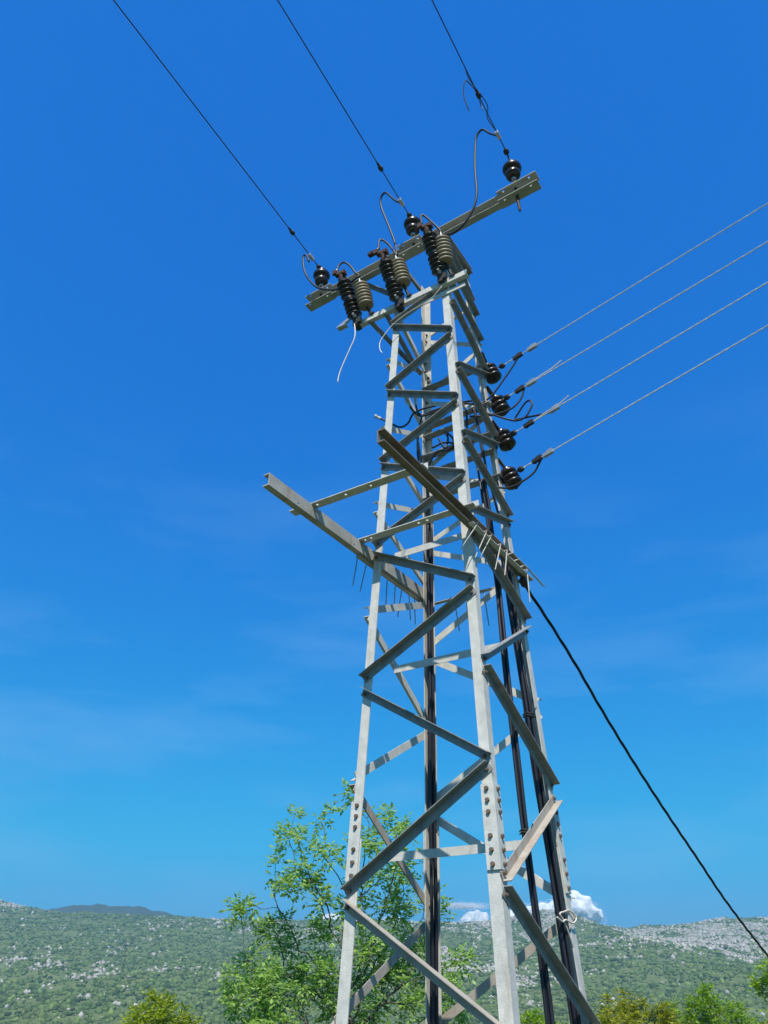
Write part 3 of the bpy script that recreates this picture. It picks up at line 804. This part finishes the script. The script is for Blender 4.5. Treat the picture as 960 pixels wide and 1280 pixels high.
INNER = [[(-0.3,0.05,6.784),(-0.306,0.075,6.73),(-0.266,0.1,6.657),(-0.158,0.125,6.679),(-0.032,0.15,6.694),(0.155,0.175,6.691),(0.345,0.2,6.654)],
[(-0.376,0.05,6.796),(-0.353,0.075,6.741),(-0.275,0.1,6.651),(-0.112,0.125,6.649),(0.068,0.15,6.67),(0.267,0.175,6.62),(0.394,0.2,6.481)],
[(-0.738,0.05,6.784),(-0.625,0.075,6.689),(-0.524,0.1,6.611),(-0.442,0.125,6.645),(-0.397,0.15,6.759),(-0.315,0.175,6.804),(-0.149,0.2,6.801)],
[(-0.522,0.05,6.546),(-0.418,0.08,6.481),(-0.322,0.11,6.512),(-0.234,0.14,6.598),(-0.136,0.17,6.69),(-0.012,0.2,6.73)],
[(-0.228,0.05,6.617),(-0.29,0.088,6.495),(-0.335,0.125,6.335),(-0.343,0.162,6.116),(-0.30,0.25,5.832),(-.36,.36,5.5)],
[(-0.299,0.05,6.373),(-0.304,0.1,6.238),(-0.309,0.15,6.095),(-0.29,0.2,5.875),(-.36,.34,5.5)],
[(-0.132,0.05,6.158),(-0.006,0.08,6.194),(0.098,0.11,6.143),(-0.006,0.14,6.136),(-0.154,0.17,6.184),(-0.267,0.2,6.013),(-.36,.33,5.6)],
[(-0.058,0.05,6.245),(-0.009,0.08,6.128),(0.016,0.11,6.254),(-0.031,0.14,6.371),(0.038,0.17,6.283),(0.026,0.2,6.19)],
[(0.207,0.05,6.609),(0.244,0.08,6.453),(0.228,0.11,6.293),(0.267,0.14,6.057),(0.319,0.10,5.688),(0.37,0.03,5.344)],
[(0.335,0.05,6.444),(0.350,0.08,6.259),(0.360,0.11,5.988),(0.373,0.14,5.823),(0.385,0.08,5.565),(0.39,0.04,5.3)],
[(0.345,0.05,6.47),(0.350,0.08,6.318),(0.362,0.11,6.124),(0.376,0.14,5.814),(0.388,0.17,5.645),(0.40,0.30,5.313)]]
IL = ['black cable with a bare ring lug standing up inside the tower', 'black cable with ring lug arching across the inside of the tower', 'black cable end with lug poking out past the tower leg', 'black cable end with pale lug drooping inside the tower', 'black cable hanging down inside the tower near the back leg', 'black cable end hanging beside the back leg bundle', 'black cable coiled in a flat loop above the platform', 'short black cable kinked in a zigzag above the platform', 'black cable running down behind the front tower leg', 'black cable running down inside below the stacked insulators', 'black cable bending down beside the stacked insulators']
for k, pts in enumerate(INNER):
    cable_thing('loose_cable', IL[k], 'cable', pts, .0105, M['cable'], group='loose cables inside the tower', lugs=k < 4)

# ------------------------------------------------------------------ cable bundles down the tower
def bundle(label, path, nc, spread, ties, r=.013):
    t = thing('cable_bundle', label, 'cables', path[-1], 'cable bundles down the tower')
    P = spline(path, 6)
    for k in range(nc):
        ph = 2 * math.pi * k / nc
        pts = []
        for i, q in enumerate(P):
            a = ph + .25 * math.sin(i * .35 + k)
            pts.append(q + V(math.cos(a), math.sin(a), 0) * spread * (1 + .18 * math.sin(i * .5 + k * 2)))
        MB().tube(pts, r, 7).build('cable', M['cable'], t, True)
    for z in ties:
        i = min(range(len(P)), key=lambda j: abs(P[j].z - z))
        m = MB()
        for dz in (0, .018):
            ring = [P[i] + V(math.cos(a), math.sin(a), 0) * (spread + r + .008) + V(0, 0, dz + .006 * math.sin(3 * a)) for a in [2 * math.pi * j / 14 for j in range(15)]]
            m.tube(ring, .0045, 5)
        m.tube([P[i] + V(spread + r, -.01, 0), P[i] + V(spread + r + .05, -.04, .05)], .004, 5)
        m.build('tie', M['dark_iron'], t)
    return t
def inleg(L, z, dx, dy):
    sx, sy = SG[L]
    c = wz(z)
    return V(sx * (c - dx), sy * (c - dy), z)
bundle('black cable bundle strapped inside the back corner leg', [inleg('C', z, .062, .062) for z in (5.55, 5.0, 4.2, 3.4, 2.6, 1.8, .9, .02)], 4, .022, (2.92, 1.2))
bundle('black cable bundle tied along the rear side leg with pale string', [inleg('D', z, .055, .115) for z in (4.95, 4.5, 3.9, 3.3, 2.6, 1.8, .9, .02)], 4, .024, (3.53,))
bundle('free black cable bundle hanging mid face and tied to a brown brace', [V(.392, .007, 5.567), V(.405, .055, 5.166), V(.425, .072, 4.618), V(.445, .045, 4.096), V(.475, .02, 3.436), V(.500, .012, 2.80), V(.528, .016, 2.143), V(.553, .031, 1.523), V(.575, .04, .8), V(.60, .04, .02)], 3, .017, (2.56,))
tag(MB().tube(spline([(.565,.30,2.085),(.575,.37,2.062),(.585,.41,2.075),(.60,.50,2.06),(.60,.575,2.10),(.585,.50,2.14),(.575,.43,2.128),(.565,.36,2.11),(.57,.40,2.075),(.575,.435,2.03),(.58,.47,1.97),(.58,.505,1.91)], 6), .0062, 6).build('knotted_string', M['rope'], None, True), 'white string knotted around the cables on the rear side leg', 'string')
# twisted supply cable leaving the tower
DR = [(.499,.45,4.72),(.506,.629,4.643),(.52,1.011,4.491),(.538,1.495,4.27),(.556,1.984,4.01),(.583,2.71,3.665),(.613,3.528,3.32),(.647,4.434,2.968),(.684,5.442,2.577),(.741,6.978,2.101),(.83,9.6,1.35),(.93,12.5,.75),(1.05,16.5,.15),(1.2,21.0,-.15)]
t = thing('supply_cable', 'thick black twisted supply cable sagging away from the platform towards the ground', 'cable', DR[0])
P = spline(DR, 26)
acc = [0.0]
for i in range(1, len(P)):
    acc.append(acc[-1] + (P[i] - P[i - 1]).length)
for s in range(3):
    pts = []
    for i, q in enumerate(P):
        d = (P[min(i + 1, len(P) - 1)] - P[max(i - 1, 0)]).normalized()
        n1 = d.cross(V(0, 0, 1)).normalized(); n2 = n1.cross(d)
        a = acc[i] / .85 * 2 * math.pi + s * 2 * math.pi / 3
        pts.append(q + n1 * (.0078 * math.cos(a)) + n2 * (.0078 * math.sin(a)))
    MB().tube(pts, .0074, 7).build('strand', M['cable'], t, True)
m = MB(); m.lathe((.499, .44, 4.735), V(.0, 1, -.4), [(0, .02), (.01, .034), (.07, .036), (.09, .026)], 10); m.build('anchor_clamp', M['dark_iron'], t)

# ------------------------------------------------------------------ trees
def leaf_mat(name, c1, c2, tr):
    m = bpy.data.materials.new(name)
    m.use_nodes = True
    t = m.node_tree
    b = t.nodes['Principled BSDF']
    g = t.nodes.new('ShaderNodeNewGeometry')
    r = t.nodes.new('ShaderNodeValToRGB')
    r.color_ramp.elements[0].color = (*c1, 1); r.color_ramp.elements[1].color = (*c2, 1)
    t.links.new(g.outputs['Random Per Island'], r.inputs[0])
    t.links.new(r.outputs[0], b.inputs['Base Color'])
    b.inputs['Roughness'].default_value = 0.45
    b.inputs['Specular IOR Level'].default_value = 0.35
    tl = t.nodes.new('ShaderNodeBsdfTranslucent')
    hv = t.nodes.new('ShaderNodeHueSaturation'); hv.inputs['Value'].default_value = 1.5; hv.inputs['Saturation'].default_value = 1.1
    t.links.new(r.outputs[0], hv.inputs['Color']); t.links.new(hv.outputs[0], tl.inputs['Color'])
    mx = t.nodes.new('ShaderNodeMixShader'); mx.inputs[0].default_value = tr
    t.links.new(b.outputs[0], mx.inputs[1]); t.links.new(tl.outputs[0], mx.inputs[2])
    t.links.new(mx.outputs[0], t.nodes['Material Output'].inputs[0])
    return m
M['bark'] = mat('bark', (0.13, 0.11, 0.095), (0.06, 0.05, 0.045), 0.9, 0, 14, 0.4, 60)
M['leaf_ash'] = leaf_mat('ash_leaf', (0.15, 0.255, 0.045), (0.37, 0.54, 0.15), 0.45)
M['leaf_olive'] = leaf_mat('olive_green_leaf', (0.15, 0.22, 0.014), (0.36, 0.42, 0.03), 0.4)
M['leaf_green'] = leaf_mat('fresh_green_leaf', (0.12, 0.22, 0.016), (0.31, 0.46, 0.04), 0.4)
M['leaf_brown'] = leaf_mat('bronzed_leaf', (0.15, 0.20, 0.014), (0.38, 0.37, 0.03), 0.4)

def grow(base, stem, lobes, natt, step, kill, seed, infl=1.6, maxit=160):
    g = np.random.default_rng(seed)
    L = np.array(lobes, float)
    pw = L[:, 3] ** 2.2 * np.where(L[:, 2] < L[:, 2].mean() - .6, 1.25, .85); pw /= pw.sum()
    k = g.choice(len(L), natt, p=pw)
    d = g.normal(size=(natt, 3)); d /= np.linalg.norm(d, axis=1)[:, None]
    rad = g.random(natt) ** (1 / 2.4)
    att = L[k, :3] + d * (rad * L[k, 3])[:, None]
    nodes = [np.array(base, float)]; par = [-1]
    p = np.array(base, float)
    for s in stem:
        s = np.array(s, float)
        n = max(1, int(np.linalg.norm(s - p) / step))
        p0 = p.copy()
        for i in range(n):
            nodes.append(p0 + (s - p0) * (i + 1) / n + g.normal(size=3) * step * .08); par.append(len(nodes) - 2)
        p = s
    alive = np.ones(natt, bool)
    Nn = np.array(nodes)
    for it in range(maxit):
        if not alive.any():
            break
        A_ = att[alive]
        D2 = ((A_[:, None] - Nn[None]) ** 2).sum(-1)
        j = D2.argmin(1); dm = np.sqrt(D2[np.arange(len(A_)), j])
        R_ = infl if it > 3 else 9.0
        new = []
        for q in np.unique(j[dm < R_]):
            vv = A_[(j == q) & (dm < R_)] - Nn[q]
            vv = (vv / np.linalg.norm(vv, axis=1)[:, None]).sum(0)
            nn = np.linalg.norm(vv)
            if nn < 1e-6:
                vv = g.normal(size=3); nn = np.linalg.norm(vv)
            x = vv / nn + g.normal(size=3) * .22 + np.array([0, 0, .08])
            x = Nn[q] + x / np.linalg.norm(x) * step
            new.append((x, q))
        if not new:
            infl *= 1.3
            if infl > 12: break
            continue
        for x, q in new:
            par.append(int(q))
        Nn = np.vstack([Nn, np.array([x for x, _ in new])])
        D2 = ((att[:, None] - Nn[None, -len(new):]) ** 2).sum(-1).min(1)
        alive &= D2 > kill ** 2
        if len(Nn) > 5200:
            break
    return Nn, np.array(par)

def make_tree(name, label, base, stem, lobes, natt, step, kill, seed, leafm, leaf_len, per, r_tip, cat='tree', group=None, wide=.34, tipdist=4):
    Nn, par = grow(base, stem, lobes, natt, step, kill, seed)
    g = np.random.default_rng(seed + 100)
    n = len(Nn)
    cnt = np.zeros(n); ch = [[] for _ in range(n)]
    for i in range(n - 1, 0, -1):
        ch[par[i]].append(i)
    hgt = np.zeros(n, int); area = np.zeros(n)
    for i in range(n - 1, -1, -1):
        if not ch[i]:
            area[i] = r_tip ** 2.2
        else:
            area[i] = sum(area[c] for c in ch[i]); hgt[i] = 1 + max(hgt[c] for c in ch[i])
    rad = area ** (1 / 2.2)
    t = thing(name, label, cat, tuple(base), group)
    m = MB()
    for i in range(1, n):
        p0, p1 = Nn[par[i]], Nn[i]
        r0 = min(rad[par[i]], rad[i] * 1.35); r1 = rad[i]
        m.tube([p0, p1], r0, 6 if rad[i] > .03 else 4, r1)
    me = bpy.data.meshes.new('branches'); me.from_pydata(m.v, [], m.f)
    link('trunk', me, M['bark'], t, True)
    # leaves: sprays of leaflets on the young wood
    idx = [i for i in range(1, n) if hgt[i] <= tipdist]
    Vv = []; Ff = []
    for i in idx:
        dirn = Nn[i] - Nn[par[i]]; dirn /= np.linalg.norm(dirn) + 1e-9
        k = per if hgt[i] <= 1 else max(1, per // 4)
        for _ in range(k):
            rd = dirn * .5 + g.normal(size=3) * .62 + np.array([0, 0, .2])
            rd /= np.linalg.norm(rd)
            o = Nn[i] - dirn * step * g.random()
            ln = leaf_len * (2.0 + 1.1 * g.random())
            sd = np.cross(rd, [0, 0, 1.0]); sd /= np.linalg.norm(sd) + 1e-9
            for q, (u, sgn) in enumerate(((.38, 1), (.42, -1), (.64, 1), (.68, -1), (.9, 1), (.92, -1), (1.0, 0))):
                c = o + rd * ln * u + np.array([0, 0, -.22 * ln * u * u])
                ld = rd * (.55 if sgn else 1.0) + sd * sgn * .85 + np.array([0, 0, -.28]) + g.normal(size=3) * .18
                ld /= np.linalg.norm(ld)
                wv = np.cross(ld, [0, 0, 1.0] + g.normal(size=3) * .5); wv /= np.linalg.norm(wv) + 1e-9
                s = leaf_len * (.75 + .5 * g.random())
                b = len(Vv)
                Vv += [c, c + ld * s * .45 + wv * s * wide * .5, c + ld * s, c + ld * s * .45 - wv * s * wide * .5]
                Ff.append((b, b + 1, b + 2, b + 3))
    me = bpy.data.meshes.new('foliage')
    me.from_pydata([tuple(x) for x in Vv], [], Ff)
    link('crown', me, leafm, t, False)
    return t

def lobe3(L, b0, depth, seed):
    g = random.Random(seed)
    o = []
    for a, z, r in L:
        o.append((*site(a * (1), b0 + g.uniform(-depth, depth), z), r))
    return o
gz = float(ground_z(np.array(0.0), np.array(25.0)))
ASH = [(-3.96,3.93,0.57),(-3.27,4.73,0.40),(-2.83,5.76,0.57),(-2.58,6.45,0.39),(-1.77,6.29,0.65),(-0.94,6.75,0.43),(-0.20,5.66,0.78),(0.64,6.00,0.39),(-1.96,5.21,0.78),(-2.27,4.36,0.87),(-3.10,3.23,0.74),(-3.63,2.07,0.74),(-2.87,1.70,0.98),(-1.71,2.26,0.98),(0.05,4.36,1.09),(0.98,5.01,0.48),(1.31,3.95,0.65),(0.95,2.95,0.98),(-0.62,2.94,1.09),(-0.49,1.80,1.30),(1.36,1.80,0.98),(2.09,2.47,0.43),(-1.31,3.54,0.87),(-2.99,4.67,0.54),(-3.45,1.95,.85),(-2.75,1.5,.95),(-2.0,1.6,.9),(-3.3,1.2,.9)]
make_tree('ash_tree', 'airy bright green leafy tree with thin dark branches behind the tower', site(-.9, 25, gz), [site(-.85, 25, gz + .9), site(-.8, 25.1, gz + 1.7)], lobe3(ASH, 25, 1.3, 3), 840, .17, .27, 4, M['leaf_ash'], .155, 8, .0075, wide=.46, tipdist=3)

def bush(name, label, a, b, lobes, seed, leafm, natt=420, leaf=.10, per=6, group=None, cat='tree', dep=.8):
    z0 = float(ground_z(np.array(float(a)), np.array(float(b))))
    L = [(a + la, lz, lr) for la, lz, lr in lobes]
    return make_tree(name, label, site(a, b, z0), [site(a, b, z0 + .5)], lobe3(L, b, dep, seed), natt, .17, .22, seed, leafm, leaf, per, .007, cat, group, .42)
# round-topped small trees on the falling ground beyond
bush('small_tree', 'small yellow green bushy tree alone below the grey hillside', -6.3, 26, [(0, 1.15, .62), (-.75, .75, .55), (.75, .8, .6), (-.9, 0, .8), (.8, 0, .9), (0, .3, 1.0), (.2, 1.55, .28)], 21, M['leaf_olive'], 900, .12, 10)
bush('small_tree', 'bronze tinted bushy tree crown beside the bright green one', 8.4, 32, [(0, 1.0, .85), (-1.0, .6, .8), (1.0, .75, .8), (-1.7, .0, .9), (1.3, -.2, 1.0), (0, -.1, 1.3), (.35, 1.45, .4)], 22, M['leaf_brown'], 1100, .12, 10)
bush('small_tree', 'bright green bushy tree crown taller than its bronze neighbour', 11.3, 32, [(0, 1.35, .75), (-.9, .8, .7), (.9, .9, .8), (1.7, .3, .8), (-1.2, -.1, .9), (.8, -.2, 1.2), (0, 0.2, 1.1), (-.2, 1.75, .35)], 23, M['leaf_green'], 1100, .12, 10)
bush('small_tree', 'low yellow green bush at the end of the row of small trees', 12.9, 30, [(0, .7, .55), (-.5, .2, .6), (.6, .3, .6), (0, -.4, .9)], 24, M['leaf_olive'], 700, .12, 10)
bush('small_tree', 'short green sapling seen between the tower legs', 4.4, 27, [(0, .85, .45), (-.5, .4, .5), (.5, .5, .5), (0, -.2, .8)], 25, M['leaf_green'], 600, .12, 10)
bush('small_tree', 'leafy green tree with only its edge branches in view', 11.25, 26, [(-.35, 2.0, .32), (.3, 2.1, .8), (.8, 1.6, .9), (1.2, 2.6, .9), (.6, .7, 1.1)], 26, M['leaf_green'], 800, .13, 10)

# ------------------------------------------------------------------ clouds
def cloud_mat():
    m = bpy.data.materials.new('cloud')
    m.use_nodes = True
    t = m.node_tree; t.nodes.clear()
    o = t.nodes.new('ShaderNodeOutputMaterial')
    d = t.nodes.new('ShaderNodeBsdfDiffuse'); d.inputs[0].default_value = (.96, .96, .96, 1)
    tr = t.nodes.new('ShaderNodeBsdfTranslucent'); tr.inputs[0].default_value = (.96, .96, .96, 1)
    mx = t.nodes.new('ShaderNodeMixShader'); mx.inputs[0].default_value = .12
    t.links.new(d.outputs[0], mx.inputs[1]); t.links.new(tr.outputs[0], mx.inputs[2]); t.links.new(mx.outputs[0], o.inputs[0])
    return m
M['cloud'] = cloud_mat()
M['vapour'] = cloud_mat()
M['vapour'].node_tree.nodes['Mix Shader'].inputs[0].default_value = .5
def motes(name, P, r, parent, mt):
    n = len(IV); c = len(P)
    V_ = (IV[None] * r[:, None, None] + P[:, None]).reshape(-1, 3)
    F_ = (IF[None] + (np.arange(c) * n)[:, None, None]).reshape(-1, 3)
    me = bpy.data.meshes.new(name); me.from_pydata(V_.tolist(), [], F_.tolist())
    return link(name, me, mt, parent, True, 'stuff')
def fringe(o, puffs, g):
    """thin vapour round the heap: fine loose puffs that let the sky through"""
    G = np.random.default_rng(g.randrange(9999))
    P = []
    for a, z, r in puffs:
        k = int(5 * r)
        d = G.normal(size=(k, 3)); d /= np.linalg.norm(d, axis=1)[:, None]
        rr = r * (.86 + np.abs(G.normal(size=k)) * .17)
        for i in range(k):
            P.append(site(a + d[i, 0] * rr[i], 9000 + d[i, 1] * rr[i], z + d[i, 2] * rr[i] * .9))
    P = np.array(P)
    motes('vapour', P, 1.4 + 2.4 * G.random(len(P)), o, M['vapour'])
def cloud(label, puffs, seed):
    """cumulus heap: lumps merged and roughened"""
    g = random.Random(seed)
    mb = bpy.data.metaballs.new('cloud_lumps')
    cx = sum(p[0] for p in puffs) / len(puffs); cb = 9000.0
    k = 100.0
    bm = bmesh.new()
    for a, z, r in puffs:
        for j in range(16):
            th = g.uniform(0, 2 * math.pi); ph = math.acos(g.uniform(-.5, 1)); rr = r * g.uniform(.25, .95)
            q = site(a + rr * math.sin(ph) * math.cos(th), cb + rr * math.sin(ph) * math.sin(th), z + rr * math.cos(ph) * .85)
            bmesh.ops.create_icosphere(bm, subdivisions=3, radius=r * g.uniform(.22, .45), matrix=Matrix.Translation(q))
    me = bpy.data.meshes.new('cloud'); bm.to_mesh(me); bm.free()
    o = link('cloud', me, M['cloud'], None, True)
    tag(o, label, 'cloud', None)
    rm = o.modifiers.new('merge', 'REMESH'); rm.mode = 'VOXEL'; rm.voxel_size = 22
    tx = bpy.data.textures.new('cloud_lumps', 'CLOUDS'); tx.noise_scale = 70; tx.noise_depth = 3
    dm = o.modifiers.new('rough', 'DISPLACE'); dm.texture = tx; dm.texture_coords = 'LOCAL'; dm.strength = 45; dm.mid_level = .5
    fringe(o, puffs, g)
    sm = o.modifiers.new('soft', 'SMOOTH'); sm.iterations = 5
    return o
cloud('big white cumulus cloud rising behind the rocky summit', [(1780, 760, 150), (1900, 800, 150), (2020, 810, 150), (2130, 780, 120), (1650, 750, 140), (1500, 740, 130), (1400, 720, 110), (2190, 720, 100), (1250, 690, 100)], 2)
cloud('small white cloud puff low beside the summit', [(900, 690, 90), (960, 720, 85), (1030, 690, 90), (830, 670, 70)], 3)
G_ = np.random.default_rng(77)
kk = 3600
P_ = np.array([site(820 + x, 9000 + y, 830 + z) for x, y, z in zip(G_.normal(size=kk) * 130, G_.normal(size=kk) * 60, G_.normal(size=kk) * 15)])
tag(motes('cloud', P_, 1.4 + 2.4 * G_.random(kk), None, M['vapour']), 'thin flat grey white cloud streak above the small puff', 'cloud')
cloud('small low white cloud behind the leafy tree', [(-600, 690, 60), (-530, 705, 70), (-460, 690, 60), (-400, 675, 50)], 5)
cloud('tiny low white cloud between the back leg and the leafy tree', [(30, 680, 50), (90, 690, 60), (160, 675, 55)], 6)

# ------------------------------------------------------------------ haze
hb = MB()
c0 = site(0, 1500, 0)
hb.box((c0[0], c0[1], 138), 24000, 24000, 345, (_hd.y, -_hd.x, 0), (_hd.x, _hd.y, 0))
hm = bpy.data.materials.new('haze')
hm.use_nodes = True
ht = hm.node_tree; ht.nodes.clear()
ho = ht.nodes.new('ShaderNodeOutputMaterial')
hv = ht.nodes.new('ShaderNodeVolumePrincipled')
hv.inputs['Color'].default_value = (.33, .70, .86, 1)
hv.inputs['Density'].default_value = 0.00022
hv.inputs['Anisotropy'].default_value = 0.2
ht.links.new(hv.outputs[0], ho.inputs['Volume'])
haze = hb.build('haze', hm, None, False, 'stuff')
haze['label'] = 'thin pale blue haze filling the air over the valley'; haze['category'] = 'haze'
